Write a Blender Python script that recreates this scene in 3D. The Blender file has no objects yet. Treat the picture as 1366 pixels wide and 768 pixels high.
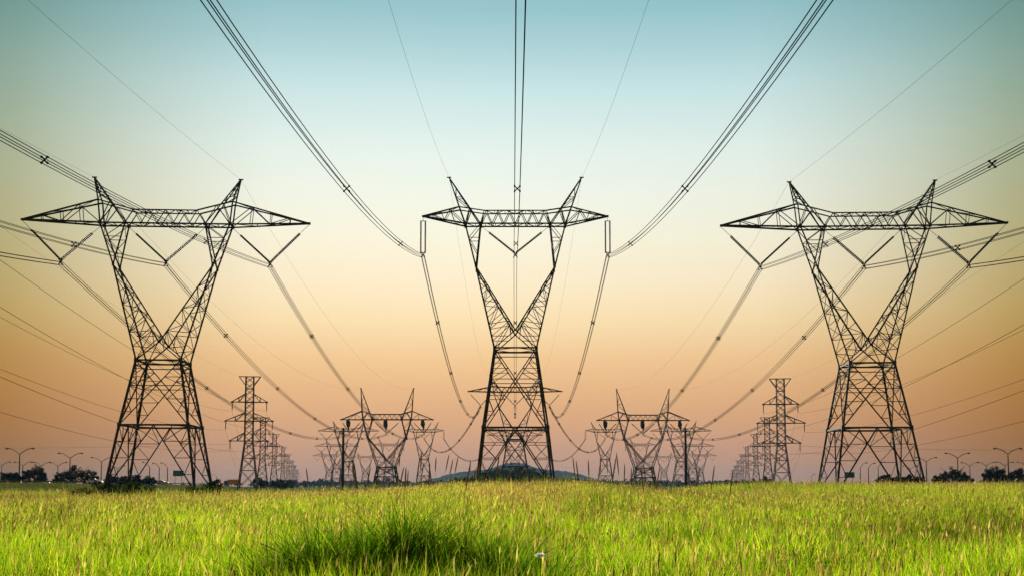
import bpy, math, random
import numpy as np
from mathutils import Vector, Matrix
random.seed(7); RS = np.random.RandomState(11)
R = math.radians
scene = bpy.context.scene
col = scene.collection

# ------------------------------------------------------------------ camera
F = 1500.0; CX = 683.0; HY = 648.0; CZ = 1.5          # photo pixels (1366 wide), eye height in metres
cam_d = bpy.data.cameras.new('camera'); cam = bpy.data.objects.new('camera', cam_d); col.objects.link(cam)
PITCH = R(4.6)                                         # tilted up a little: the masts lean in towards the top
cam_d.sensor_width = 36.0; cam_d.lens = 36.0 * (F * 1.006) / 1366.0
cam.location = (0, 0, CZ); cam.rotation_euler = (R(90) + PITCH, 0, 0)
cam_d.shift_y = (HY - 384.0 - F * 1.006 * math.tan(PITCH)) / 1366.0
cam_d.clip_start = 0.1; cam_d.clip_end = 12000
scene.camera = cam

# ------------------------------------------------------------------ sky, sun, exposure
EXPO = 1.6
scene.view_settings.view_transform = 'Standard'; scene.view_settings.look = 'None'
scene.view_settings.exposure = EXPO; scene.view_settings.gamma = 1.0; scene.view_settings.use_curve_mapping = False
SUN_EL, SUN_AZ = 16.0, -8.0        # degrees; azimuth from straight ahead, minus = left

def lin(c):
    c = c / 255.0
    return c / 12.92 if c <= 0.04045 else ((c + 0.055) / 1.055) ** 2.4

def make_world():
    w = bpy.data.worlds.new('World'); scene.world = w; w.use_nodes = True
    nt = w.node_tree; nt.nodes.clear(); N = nt.nodes; L = nt.links
    def math_(op, a, b=None, clamp=False):
        n = N.new('ShaderNodeMath'); n.operation = op; n.use_clamp = clamp
        for i, v in enumerate((a, b)):
            if v is None: continue
            if isinstance(v, (int, float)): n.inputs[i].default_value = v
            else: L.new(v, n.inputs[i])
        return n.outputs[0]
    tc = N.new('ShaderNodeTexCoord'); sp = N.new('ShaderNodeSeparateXYZ'); L.new(tc.outputs['Generated'], sp.inputs[0])
    el = math_('DIVIDE', sp.outputs['Z'], 0.8)
    rp = N.new('ShaderNodeValToRGB'); L.new(el, rp.inputs[0]); rp.color_ramp.interpolation = 'EASE' if False else 'LINEAR'
    # (photo row, sRGB) seen straight ahead
    stops = [(660, (176, 138, 120)), (640, (182, 142, 122)), (600, (199, 153, 126)), (560, (216, 165, 123)), (520, (229, 180, 130)),
             (480, (239, 197, 144)), (430, (248, 221, 173)), (380, (250, 233, 199)), (320, (246, 241, 218)),
             (260, (238, 243, 230)), (200, (226, 240, 234)), (120, (200, 228, 230)), (60, (173, 211, 216)), (0, (147, 195, 204))]
    els = rp.color_ramp.elements
    while len(els) > 1: els.remove(els[-1])
    for i, (y, c) in enumerate(stops):
        t = (HY - y) / F; s = max(0.0, t / math.sqrt(1 + t * t)) / 0.8
        e = els[0] if i == 0 else els.new(s)
        e.position = s; e.color = (lin(c[0]), lin(c[1]), lin(c[2]), 1)
    e = els.new(0.95); e.color = (0.10, 0.22, 0.30, 1)
    # the glow fades away from the azimuth of the set sun
    xx = math_('MULTIPLY', sp.outputs['X'], sp.outputs['X']); yy = math_('MULTIPLY', sp.outputs['Y'], sp.outputs['Y'])
    hl = math_('SQRT', math_('ADD', math_('ADD', xx, yy), 1e-6))
    ca = math_('DIVIDE', sp.outputs['Y'], hl)                    # cos of azimuth
    mr = N.new('ShaderNodeMapRange'); mr.interpolation_type = 'LINEAR'
    L.new(ca, mr.inputs['Value']); mr.inputs['From Min'].default_value = 0.885; mr.inputs['From Max'].default_value = 1.0
    mr.inputs['To Min'].default_value = 0.0; mr.inputs['To Max'].default_value = 1.0
    def side_ramp(edge, far):
        side = N.new('ShaderNodeValToRGB'); L.new(mr.outputs[0], side.inputs[0]); q = side.color_ramp.elements
        q[0].position = 0.0; q[0].color = (*far, 1); q[1].position = 1.0; q[1].color = (1, 1, 1, 1)
        q.new(0.24).color = (*edge, 1); q.new(0.62).color = (*[e + (1 - e) * .62 for e in edge], 1); q.new(0.80).color = (*[e + (1 - e) * .93 for e in edge], 1)
        return side.outputs[0]
    s_lo = side_ramp((0.59, 0.44, 0.145), (0.42, 0.34, 0.16)); s_hi = side_ramp((0.43, 0.52, 0.45), (0.30, 0.38, 0.34))
    sm = N.new('ShaderNodeMix'); sm.data_type = 'RGBA'; L.new(s_lo, sm.inputs['A']); L.new(s_hi, sm.inputs['B'])
    L.new(math_('MULTIPLY', el, 2.1, True), sm.inputs['Factor'])
    mx = N.new('ShaderNodeMix'); mx.data_type = 'RGBA'; mx.blend_type = 'MULTIPLY'; mx.inputs['Factor'].default_value = 1.0
    L.new(rp.outputs[0], mx.inputs['A']); L.new(sm.outputs['Result'], mx.inputs['B'])
    b1 = N.new('ShaderNodeBackground'); L.new(mx.outputs['Result'], b1.inputs[0]); b1.inputs[1].default_value = 1.0 / 2 ** EXPO
    sky = N.new('ShaderNodeTexSky'); sky.sky_type = 'NISHITA'; sky.sun_disc = False
    sky.sun_elevation = R(SUN_EL); sky.sun_rotation = R(SUN_AZ); sky.dust_density = 3.0
    b2 = N.new('ShaderNodeBackground'); L.new(sky.outputs[0], b2.inputs[0]); b2.inputs[1].default_value = 0.0003
    ad = N.new('ShaderNodeAddShader'); L.new(b1.outputs[0], ad.inputs[0]); L.new(b2.outputs[0], ad.inputs[1])
    out = N.new('ShaderNodeOutputWorld'); L.new(ad.outputs[0], out.inputs['Surface'])
make_world()
sd = bpy.data.lights.new('sun', 'SUN'); sd.energy = 5.0; sd.angle = R(0.6); sd.color = (1.0, 0.90, 0.72)
sun = bpy.data.objects.new('sun', sd); col.objects.link(sun)
az = R(SUN_AZ); e_ = R(SUN_EL)
to_sun = Vector((math.sin(az) * math.cos(e_), math.cos(az) * math.cos(e_), math.sin(e_)))
sun.rotation_euler = to_sun.to_track_quat('Z', 'Y').to_euler()
scene.cycles.max_bounces = 8; scene.cycles.transmission_bounces = 4; scene.cycles.diffuse_bounces = 2
scene.cycles.volume_bounces = 0

# ------------------------------------------------------------------ materials
def mat(name, c, rough=0.7, metal=0.0, var=0.25, scale=3.0, emit=None, spec=0.3):
    m = bpy.data.materials.new(name); m.use_nodes = True
    nt = m.node_tree; b = nt.nodes['Principled BSDF']
    b.inputs['Roughness'].default_value = rough; b.inputs['Metallic'].default_value = metal
    b.inputs['Specular IOR Level'].default_value = spec
    if var:
        tc = nt.nodes.new('ShaderNodeTexCoord'); no = nt.nodes.new('ShaderNodeTexNoise'); no.inputs['Scale'].default_value = scale; no.inputs['Detail'].default_value = 5
        nt.links.new(tc.outputs['Object'], no.inputs['Vector'])
        r = nt.nodes.new('ShaderNodeValToRGB'); nt.links.new(no.outputs['Fac'], r.inputs[0])
        r.color_ramp.elements[0].position = 0.3; r.color_ramp.elements[1].position = 0.7
        r.color_ramp.elements[0].color = (*[x * (1 - var) for x in c], 1); r.color_ramp.elements[1].color = (*[min(1, x * (1 + var)) for x in c], 1)
        nt.links.new(r.outputs[0], b.inputs['Base Color'])
    else:
        b.inputs['Base Color'].default_value = (*c, 1)
    if emit:
        b.inputs['Emission Color'].default_value = (*emit[0], 1); b.inputs['Emission Strength'].default_value = emit[1]
    return m

def leaf_mat(name, attr=True, c=(0.06, 0.1, 0.02), trans=0.5, tcol=(1.15, 1.1, 0.6), var=0.5):
    m = bpy.data.materials.new(name); m.use_nodes = True
    nt = m.node_tree; nt.nodes.clear(); N = nt.nodes; L = nt.links
    d = N.new('ShaderNodeBsdfDiffuse'); t = N.new('ShaderNodeBsdfTranslucent'); mx = N.new('ShaderNodeMixShader'); o = N.new('ShaderNodeOutputMaterial')
    mx.inputs[0].default_value = trans
    if attr:
        a = N.new('ShaderNodeAttribute'); a.attribute_name = 'Col'; src = a.outputs['Color']
    else:
        tc = N.new('ShaderNodeTexCoord'); no = N.new('ShaderNodeTexNoise'); no.inputs['Scale'].default_value = 0.7; no.inputs['Detail'].default_value = 4
        L.new(tc.outputs['Object'], no.inputs['Vector'])
        r = N.new('ShaderNodeValToRGB'); L.new(no.outputs['Fac'], r.inputs[0])
        r.color_ramp.elements[0].position = 0.35; r.color_ramp.elements[1].position = 0.68
        r.color_ramp.elements[0].color = (*[x * (1 - var) for x in c], 1); r.color_ramp.elements[1].color = (*[x * (1 + var) for x in c], 1)
        src = r.outputs[0]
    L.new(src, d.inputs[0])
    m2 = N.new('ShaderNodeMix'); m2.data_type = 'RGBA'; m2.blend_type = 'MULTIPLY'; m2.inputs['Factor'].default_value = 1
    L.new(src, m2.inputs['A']); m2.inputs['B'].default_value = (*tcol, 1); L.new(m2.outputs['Result'], t.inputs[0])
    L.new(d.outputs[0], mx.inputs[1]); L.new(t.outputs[0], mx.inputs[2]); L.new(mx.outputs[0], o.inputs[0])
    return m

M = {
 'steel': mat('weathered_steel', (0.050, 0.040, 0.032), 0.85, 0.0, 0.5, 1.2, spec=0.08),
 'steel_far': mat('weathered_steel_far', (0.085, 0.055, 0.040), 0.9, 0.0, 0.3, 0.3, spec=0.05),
 'wire': mat('aged_conductor', (0.030, 0.024, 0.020), 1.0, 0.0, 0.0, spec=0.0),
 'insul': mat('dark_glass_insulator', (0.022, 0.030, 0.026), 0.7, 0.0, 0.2, 6, spec=0.15),
 'concrete': mat('concrete', (0.34, 0.33, 0.29), 0.9, 0, 0.25, 2.5),
 'lamp_metal': mat('galvanised_pole', (0.07, 0.055, 0.045), 0.85, 0.0, 0.2, 1.0, spec=0.1),
 'bark': mat('bark', (0.05, 0.038, 0.028), 0.95, 0, 0.4, 4),
 'timber': mat('dark_timber', (0.022, 0.017, 0.014), 0.9, 0, 0.3, 2),
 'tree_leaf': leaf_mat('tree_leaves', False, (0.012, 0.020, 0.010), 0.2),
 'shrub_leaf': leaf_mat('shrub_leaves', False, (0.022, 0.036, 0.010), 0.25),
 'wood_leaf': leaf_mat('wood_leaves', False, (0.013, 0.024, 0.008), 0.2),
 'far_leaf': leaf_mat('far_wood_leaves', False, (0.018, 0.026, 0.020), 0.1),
 'grass': leaf_mat('grass_blades', True, trans=0.52),
 'tussock': leaf_mat('tussock_blades', True, trans=0.46),
 'white_paint': mat('white_car_paint', (0.75, 0.75, 0.73), 0.3, 0, 0.05, 1, spec=0.5),
 'silver_paint': mat('silver_car_paint', (0.35, 0.36, 0.37), 0.35, 0.4, 0.05, 1, spec=0.5),
 'red_paint': mat('red_car_paint', (0.42, 0.02, 0.02), 0.35, 0, 0.05, 1, spec=0.5),
 'dark_paint': mat('dark_truck_paint', (0.02, 0.03, 0.035), 0.4, 0, 0.1, 1, spec=0.5),
 'orange_paint': mat('orange_panel', (0.75, 0.20, 0.02), 0.5, 0, 0.1, 1),
 'glass': mat('car_glass', (0.012, 0.014, 0.016), 0.1, 0, 0, spec=0.6),
 'rubber': mat('tyre_rubber', (0.015, 0.015, 0.015), 0.9, 0, 0.1, 4),
 'head_lamp': mat('lit_headlamp', (0.9, 0.8, 0.5), 0.3, 0, 0, emit=((1.0, 0.82, 0.45), 2.2)),
 'tail_lamp': mat('lit_tail_lamp', (0.6, 0.02, 0.02), 0.3, 0, 0, emit=((1.0, 0.04, 0.03), 1.2)),
 'amber_lamp': mat('lit_amber_lamp', (0.8, 0.3, 0.02), 0.3, 0, 0, emit=((1.0, 0.33, 0.04), 1.6)),
 'green_sign': mat('green_sign_face', (0.008, 0.10, 0.055), 0.5, 0, 0.08, 0.8),
 'sign_edge': mat('sign_border', (0.45, 0.5, 0.46), 0.5, 0, 0.0),
 'yellow_sign': mat('yellow_sign_face', (0.72, 0.40, 0.015), 0.5, 0, 0.08, 3),
 'asphalt': mat('asphalt', (0.04, 0.04, 0.042), 1.0, 0, 0.2, 1.5, spec=0.0),
 'petal': leaf_mat('white_petals', False, (0.75, 0.75, 0.70), 0.3, (1, 1, 1), 0.05),
 'stem': leaf_mat('green_stem', False, (0.09, 0.10, 0.025), 0.5),
 'seed': leaf_mat('tan_seed_head', False, (0.24, 0.17, 0.075), 0.5, (1.1, 1, 0.8), 0.3),
}

# ------------------------------------------------------------------ object helpers
def tag(o, label=None, cat=None, group=None, kind=None):
    if label: o['label'] = label
    if cat: o['category'] = cat
    if group: o['group'] = group
    if kind: o['kind'] = kind
    return o
def empty(name, loc=(0, 0, 0), rz=0.0):
    o = bpy.data.objects.new(name, None); col.objects.link(o); o.location = loc; o.rotation_euler = (0, 0, rz)
    o.empty_display_size = 0.5
    return o
def copy_tree(o, parent=None, swap=None):
    c = o.copy(); col.objects.link(c); c.parent = parent
    for ch in list(o.children): copy_tree(ch, c)
    return c

class MB:
    def __init__(s): s.v = []; s.f = []; s.mi = []
    def add(s, vs, fs, mi=0):
        b = len(s.v); s.v.extend(vs); s.f.extend([tuple(i + b for i in f) for f in fs]); s.mi.extend([mi] * len(fs))
    def bar(s, a, b, w, t=None, angle=False):
        a = Vector(a); b = Vector(b); d = b - a
        if d.length < 1e-6: return
        d.normalize(); up = Vector((0, 0, 1)) if abs(d.z) < 0.9 else Vector((0, 1, 0))
        x = d.cross(up).normalized(); y = x.cross(d).normalized(); h = w / 2
        if angle:                                        # rolled steel angle: an L section
            k = w * 0.22
            pr = [(-h, -h), (h, -h), (h, -h + k), (-h + k, -h + k), (-h + k, h), (-h, h)]
        else:
            t = (t or w) / 2; pr = [(-h, -t), (h, -t), (h, t), (-h, t)]
        n = len(pr); vs = [tuple(a + x * p + y * q) for p, q in pr] + [tuple(b + x * p + y * q) for p, q in pr]
        fs = [(i, (i + 1) % n, n + (i + 1) % n, n + i) for i in range(n)]
        if angle: fs += [(0, 3, 2, 1), (0, 5, 4, 3), (6, 7, 8, 9), (6, 9, 10, 11)]
        else: fs += [(3, 2, 1, 0), (4, 5, 6, 7)]
        s.add(vs, fs)
    def box(s, c, d, mi=0):
        x, y, z = c; a, b, e = d[0] / 2, d[1] / 2, d[2] / 2
        vs = [(x + i * a, y + j * b, z + k * e) for k in (-1, 1) for i, j in ((-1, -1), (1, -1), (1, 1), (-1, 1))]
        s.add(vs, [(3, 2, 1, 0), (4, 5, 6, 7), (0, 1, 5, 4), (1, 2, 6, 5), (2, 3, 7, 6), (3, 0, 4, 7)], mi)
    def tube(s, pts, rad, n=6, cap=True):
        pts = [Vector(p) for p in pts]; m = len(pts)
        if not hasattr(rad, '__len__'): rad = [rad] * m
        vs = []
        for i, p in enumerate(pts):
            d = (pts[min(i + 1, m - 1)] - pts[max(i - 1, 0)])
            d = d.normalized() if d.length > 1e-9 else Vector((0, 0, 1))
            up = Vector((0, 0, 1)) if abs(d.z) < 0.95 else Vector((0, 1, 0))
            x = d.cross(up).normalized(); y = x.cross(d)
            vs += [tuple(p + (x * math.cos(2 * math.pi * k / n) + y * math.sin(2 * math.pi * k / n)) * rad[i]) for k in range(n)]
        fs = [(i * n + k, i * n + (k + 1) % n, (i + 1) * n + (k + 1) % n, (i + 1) * n + k) for i in range(m - 1) for k in range(n)]
        if cap: fs += [tuple(range(n - 1, -1, -1)), tuple((m - 1) * n + k for k in range(n))]
        s.add(vs, fs)
    def build(s, name, m, parent=None, smooth=False):
        me = bpy.data.meshes.new(name); me.from_pydata([tuple(v) for v in s.v], [], s.f)
        for k in (m if isinstance(m, (list, tuple)) else [m]): me.materials.append(k)
        if isinstance(m, (list, tuple)): me.polygons.foreach_set('material_index', s.mi)
        if smooth: me.polygons.foreach_set('use_smooth', [True] * len(me.polygons))
        me.update()
        o = bpy.data.objects.new(name, me); col.objects.link(o)
        if parent: o.parent = parent
        return o

def np_mesh(name, V, T, m, colr=None, parent=None):
    """triangle mesh from numpy arrays"""
    me = bpy.data.meshes.new(name)
    V = np.ascontiguousarray(V, dtype=np.float32); T = np.ascontiguousarray(T, dtype=np.int32)
    me.vertices.add(len(V)); me.vertices.foreach_set('co', V.ravel())
    k = T.shape[1]
    me.loops.add(T.size); me.loops.foreach_set('vertex_index', T.ravel())
    me.polygons.add(len(T)); me.polygons.foreach_set('loop_start', np.arange(0, T.size, k, dtype=np.int32))
    if colr is not None:
        a = me.color_attributes.new('Col', 'FLOAT_COLOR', 'POINT')
        c4 = np.ones((len(V), 4), np.float32); c4[:, :3] = colr; a.data.foreach_set('color', c4.ravel())
    me.materials.append(m); me.update(calc_edges=True)
    o = bpy.data.objects.new(name, me); col.objects.link(o)
    if parent: o.parent = parent
    return o

def X_at(px, d): return (px - CX) / F * d
def X_g(px, d): return (px - CX) / (F * 1.0093) * d      # for things near the ground, under the tilted camera
def Z_at(py, d): return CZ + (HY - py) / F * d

# ------------------------------------------------------------------ terrain
_ex = np.array([-300, 0, 125, 210, 290, 330, 440, 540, 600, 640, 700, 760, 800, 880, 980, 1020, 1050, 1100, 1200, 1366, 1700], float)
_ey = np.array([661, 661, 660, 661, 662, 660, 658, 653, 646, 642.5, 642, 642.5, 648, 655, 658, 653, 647, 646, 645, 647, 649], float)
RD = 120.0
def sstep(a, b, t):
    t = np.clip((t - a) / (b - a), 0, 1); return t * t * (3 - 2 * t)
def H(x, y):
    x = np.asarray(x, float); y = np.asarray(y, float)
    px = CX + F * x / RD
    # smooth table lookup
    edge = sum(np.interp(px + k, _ex, _ey) for k in (-24, -12, 0, 12, 24)) / 5
    zr = 1.5 - (edge - HY) / F * RD - 0.62
    a = sstep(25, RD, y) * (1 - sstep(190, 260, y))
    z = zr * a
    z = z + 0.10 * np.sin(x * 0.37 + 1.3) * np.sin(y * 0.29 + 0.5) * (1 - sstep(60, 110, y))
    z = z + 0.64 * np.exp(-((x + 1.2) / 1.7) ** 2 - ((y - 13.0) / 1.7) ** 2)          # tussock mound
    emb = sstep(92, 112, np.abs(x) - 0.14 * np.clip(y - 300, -60, 3000)) * sstep(215, 262, y) * (1 - sstep(560, 800, y))
    z = z + 2.1 * emb
    return z
def Hf(x, y): return float(H(x, y))

def build_ground():
    ys = np.concatenate([np.linspace(-60, 4, 9), np.arange(5, 60, 1.0), np.arange(60, 300, 4.0), np.arange(300, 900, 15.0), np.geomspace(900, 5200, 30)])
    us = np.concatenate([np.linspace(-1.6, -0.62, 12), np.linspace(-0.6, 0.6, 161), np.linspace(0.62, 1.6, 12)])
    hw = np.maximum(np.abs(ys), 40)
    Xg = us[None, :] * hw[:, None] * 1.2; Yg = np.repeat(ys[:, None], len(us), 1)
    Zg = H(Xg, Yg)
    V = np.stack([Xg, Yg, Zg], -1).reshape(-1, 3); n = len(us)
    i = np.arange(len(ys) - 1)[:, None] * n + np.arange(n - 1)[None, :]
    Q = np.stack([i, i + 1, i + n + 1, i + n], -1).reshape(-1, 4)
    m = bpy.data.materials.new('meadow_ground'); m.use_nodes = True
    nt = m.node_tree; N = nt.nodes; L = nt.links; b = N['Principled BSDF']; b.inputs['Roughness'].default_value = 1.0; b.inputs['Specular IOR Level'].default_value = 0.0
    g = N.new('ShaderNodeNewGeometry'); n1 = N.new('ShaderNodeTexNoise'); n1.inputs['Scale'].default_value = 0.12; n1.inputs['Detail'].default_value = 8
    L.new(g.outputs['Position'], n1.inputs['Vector'])
    r = N.new('ShaderNodeValToRGB'); L.new(n1.outputs['Fac'], r.inputs[0])
    el = r.color_ramp.elements; el[0].position = 0.3; el[0].color = (0.030, 0.042, 0.012, 1); el[1].position = 0.7; el[1].color = (0.085, 0.080, 0.028, 1)
    e = el.new(0.5); e.color = (0.050, 0.062, 0.016, 1)
    L.new(r.outputs[0], b.inputs['Base Color'])
    o = np_mesh('ground', V, Q, m); o['kind'] = 'structure'
build_ground()

# ------------------------------------------------------------------ lattice pylons
def zig(mb, A, B, w, start=0, horiz=True, wh=None):
    """lacing between two chords given as equal-length point lists"""
    n = len(A)
    for i in range(n):
        if horiz and 0 < i < n - 1: mb.bar(A[i], B[i], wh or w)
    for i in range(n - 1):
        if (i + start) % 2 == 0: mb.bar(A[i], B[i + 1], w)
        else: mb.bar(B[i], A[i + 1], w)
def lerp(a, b, t): return tuple(a[i] + (b[i] - a[i]) * t for i in range(3))
def divs(a, b, n): return [lerp(a, b, i / n) for i in range(n + 1)]

def insulator(mb, a, b, r=0.13, rod=0.25, sep=0.3, rings=26, axis=(0, 1, 0)):
    """double string of discs: a thin rod from a, then the discs down to b"""
    a = Vector(a); b = Vector(b); ax = Vector(axis)
    m = a.lerp(b, rod)
    mb.tube([a, m], 0.035, 5)
    e = a.lerp(b, 0.985)
    for sgn in (-1, 1):
        off = ax * sgn * sep
        pts = []; rad = []
        for i in range(rings):
            t0 = i / rings; t1 = (i + 0.55) / rings
            for t, q in ((t0, r * 0.35), (t0 + 0.02 / rings, r), (t1, r * 0.8), (t1 + 0.02 / rings, r * 0.35)):
                pts.append(m.lerp(e, t) + off); rad.append(q)
        mb.tube(pts, rad, 7)
    mb.bar(m - ax * (sep + .12), m + ax * (sep + .12), 0.10)
    mb.bar(e - ax * (sep + .12), e + ax * (sep + .12), 0.12)

def yoke(mb, p, s=0.42):
    p = Vector(p)
    for dx, dz in ((1, 1), (-1, 1)):
        mb.bar(p + Vector((-dx * s * .75, 0, -dz * s)), p + Vector((dx * s * .75, 0, dz * s)), 0.13)
    mb.box(tuple(p), (0.28, 0.3, 0.28))

def make_pylon(P, label, detail=1.0, wt=1.0, m=None, name='lattice_pylon'):
    """P: half widths and heights in metres of one delta pylon, local z = 0 at the ground"""
    m = m or M['steel']; root = empty(name); tag(root, label, 'pylon', 'lattice pylons carrying the power lines')
    an = detail >= 1.0
    LEG, CH, BR, SB = 0.30 * wt, 0.21 * wt, 0.13 * wt, 0.095 * wt * P.get('lace', 1.0)
    bw, rw, ww = P['base'], P['ring'][0], P['waist'][0]; zr, zw = P['ring'][1], P['waist'][1]
    ah = P['ah']                                           # half thickness of the arm along the line
    cor = ((-1, -1), (1, -1), (1, 1), (-1, 1))
    def at_leg(z):
        if z <= zr: return bw + (rw - bw) * (z / zr)
        return rw + (ww - rw) * (z - zr) / (zw - zr)
    for sx, sy in cor:
        q = MB(); zb = -0.9; e = at_leg(0) + (bw - rw) / zr * 0.9
        q.bar((sx * e, sy * e, zb), (sx * rw, sy * rw, zr), LEG, angle=an); q.bar((sx * rw, sy * rw, zr), (sx * ww, sy * ww, zw), LEG, angle=an)
        for z, w_ in ((zr, rw), (zw, ww)): q.box((sx * w_, sy * w_, z), (LEG * 1.5, LEG * 1.5, LEG * 2.0))
        q.build('leg', m, root)
        c = MB(); c.box((sx * (bw + .02), sy * (bw + .02), -0.12), (0.9, 0.9, 0.7)); c.box((sx * bw, sy * bw, 0.33), (0.6, 0.6, 0.2)); c.build('footing', M['concrete'], root)
    br = MB(); fr = MB(); fw = MB()
    for k in range(4):
        (ax, ay), (cx, cy) = cor[k], cor[(k + 1) % 4]
        A = lambda z: (ax * at_leg(z), ay * at_leg(z), z)
        B = lambda z: (cx * at_leg(z), cy * at_leg(z), z)
        fr.bar(A(zr), B(zr), LEG * 0.85); fw.bar(A(zw), B(zw), LEG * 0.8); fw.bar(A(zw - .7), B(zw - .7), BR)
        C = lerp(A(zr), B(zr), 0.5)
        for S in (A, B):
            br.bar(S(0.0), C, BR * 1.35, angle=an)
            n = 4 if detail >= 1 else (3 if detail > .5 else 2)
            Lp = [S(zr * i / n) for i in range(n + 1)]; Dp = [lerp(S(0.0), C, i / n) for i in range(n + 1)]
            for i in range(1, n):
                br.bar(Lp[i], Dp[i], SB)
                br.bar(Dp[i], Lp[i + 1] if i < n - 1 else lerp(Lp[n], C, 0.45), SB)
                if i == n - 1: br.bar(Dp[i], Lp[i + 1], SB)
        # crossed panel between ring and waist
        br.bar(A(zr), B(zw), BR * 1.2, angle=an); br.bar(B(zr), A(zw), BR * 1.2, angle=an)
        t = rw / (rw + ww); zc = zr + (zw - zr) * t; Pc = lerp(A(zr), B(zw), t)
        br.bar(A(zc), B(zc), SB * 1.2)
        if detail >= 0.5:
            for S, T in ((A, B), (B, A)):
                for s_ in (0.33, 0.66):
                    z1 = zr + (zc - zr) * s_; br.bar(S(z1), lerp(S(zr), Pc, s_), SB)
                    z2 = zc + (zw - zc) * (1 - s_) ; br.bar(S(z2), lerp(S(zw), Pc, s_), SB)
                br.bar(S(zr + (zc - zr) * 0.66), lerp(S(zr), Pc, 0.33), SB); br.bar(S(zc), lerp(S(zr), Pc, 0.66), SB)
                br.bar(S(zc), lerp(S(zw), Pc, 0.66), SB); br.bar(S(zc + (zw - zc) * 0.34), lerp(S(zw), Pc, 0.33), SB)
    # flat bracing inside ring and waist
    for z, w_, fr_ in ((zr, rw, fr), (zw, ww, fw)):
        for k in range(4):
            a = cor[k]; b = cor[(k + 1) % 4]; c2 = cor[(k + 2) % 4]
            p = ((a[0] + b[0]) / 2 * w_, (a[1] + b[1]) / 2 * w_, z); q_ = ((c2[0] + b[0]) / 2 * w_, (c2[1] + b[1]) / 2 * w_, z)
            fr_.bar(p, q_, SB)
    br.build('body_bracing', m, root); fr.build('horizontal_frame', m, root); fw.build('waist_frame', m, root)
    # the two limbs of the V
    kx, kz = P['knee']; ox, az_ = P['outer'], P['az']; ix = P['inner']; cz = P['crotch']
    def hy(z): return ww + (ah - ww) * min(1, max(0, (z - zw) / (az_ - zw)))
    nl, nu = (7, 3) if detail >= 1 else (4, 2)
    for sx in (-1, 1):
        q = MB(); f = {}
        for sy in (-1, 1):
            W = (sx * ww, sy * ww, zw); K = (sx * kx, sy * hy(kz), kz); O = (sx * ox, sy * ah, az_); I = (sx * ix, sy * ah, az_)
            Cc = (0.0 + sx * 0.05, sy * hy(cz), cz); Wo = (-sx * ww, sy * ww, zw)
            q.bar(W, K, CH, angle=an); q.bar(K, O, CH, angle=an); q.bar(Cc, K, CH, angle=an); q.bar(K, I, CH * .9, angle=an); q.bar(Wo, Cc, BR * 1.2)
            lo = divs(W, K, nl); li = divs(Cc, K, nl); uo = divs(K, O, nu); ui = divs(K, I, nu)
            zig(q, lo[:-1], li[:-1], SB, 0, True); zig(q, uo[1:], ui[1:], SB, 1, True)
            mid = lerp(Cc, Wo, 0.5); q.bar(lerp(W, Cc, 0.0), lerp(Cc, W, 0.5), SB)
            q.bar(lo[1], lerp(Cc, W, 0.35), SB); q.bar(li[1], lerp(Cc, W, 0.2), SB)
            q.box(K, (CH * 1.6, CH, CH * 2)); q.box(Cc, (CH * 1.7, CH, CH * 1.7))
            f[sy] = (lo, li, uo, ui)
        for j in range(4): zig(q, f[-1][j], f[1][j], SB * .85, j % 2, False)
        q.build('limb', m, root)
        # earth-wire peak
        q = MB(); pkx, pkz = P['peak']; otz = P['otz']
        for sy in (-1, 1):
            O = (sx * ox, sy * ah, az_); I = (sx * ix, sy * ah, az_); T = (sx * pkx, sy * 0.12, pkz); U = (sx * P['otx'], sy * ah, otz)
            q.bar(O, U, CH * .9, angle=an); q.bar(U, T, CH * .8, angle=an); q.bar(I, T, CH * .8, angle=an)
            n = 3
            o2 = divs(U, T, n); s0 = (otz - az_) / (pkz - az_); i2 = divs(lerp(I, T, s0), T, n)
            zig(q, o2[:-1], i2[:-1], SB, 1, True); q.bar(O, lerp(I, T, s0), SB * 1.2)
            f[sy] = (o2, i2)
        for j in (0, 1): zig(q, f[-1][j][:-1], f[1][j][:-1], SB * .85, j, False)
        q.bar((sx * pkx - .35, 0, pkz), (sx * pkx + .35, 0, pkz), 0.16 * wt)
        q.build('earth_wire_peak', m, root)
    # crossarm
    q = MB(); tx, tz = P['tip']; tcz = P['tcz']; fx = P['flat']; bz = P.get('bottom_tip', tz)
    lace = []
    for sy in (-1, 1):
        y = sy * ah; yt = sy * 0.15
        q.bar((-ox, y, az_), (ox, y, az_), CH * 1.15, angle=an)
        q.bar((-fx, y, tcz), (fx, y, tcz), CH * .9, angle=an)
        for sx in (-1, 1):
            O = (sx * ox, y, az_); T = (sx * tx, yt, tz); U = (sx * P['otx'], y, P['otz']); G = (sx * fx, y, tcz)
            q.bar(O, T, CH * 1.1, angle=an); q.bar(U, T, CH, angle=an); q.bar(U, G, CH * .9, angle=an)
            q.bar(O, U, BR)
            n = 4 if detail >= 1 else 3
            lo = divs(O, T, n); up = divs(U, T, n)
            for i in range(1, n):
                if i < n: q.bar(lo[i], up[i], SB)
            for i in range(n - 1): q.bar(*( (lo[i], up[i + 1]) if i % 2 == 0 else (up[i], lo[i + 1])), SB * 1.1)
            xi = (sx * ix, y, az_)
            q.bar(G, xi, BR); ug = lerp(U, G, 0.45); q.bar(ug, O, BR); q.bar(ug, xi, SB)
        n = P.get('webs', 5); xs = [-ix + 2 * ix * i / n for i in range(n + 1)]
        for i in range(n):
            xm = (xs[i] + xs[i + 1]) / 2; xm = max(-fx, min(fx, xm))
            q.bar((xs[i], y, az_), (xm, y, tcz), SB * 1.2); q.bar((xm, y, tcz), (xs[i + 1], y, az_), SB * 1.2)
    for zz, xr, n in ((az_, ox, 10), (tcz, fx, 6)):
        a = divs((-xr, -ah, zz), (xr, -ah, zz), n); b = divs((-xr, ah, zz), (xr, ah, zz), n); zig(q, a, b, SB, 0, True)
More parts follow.
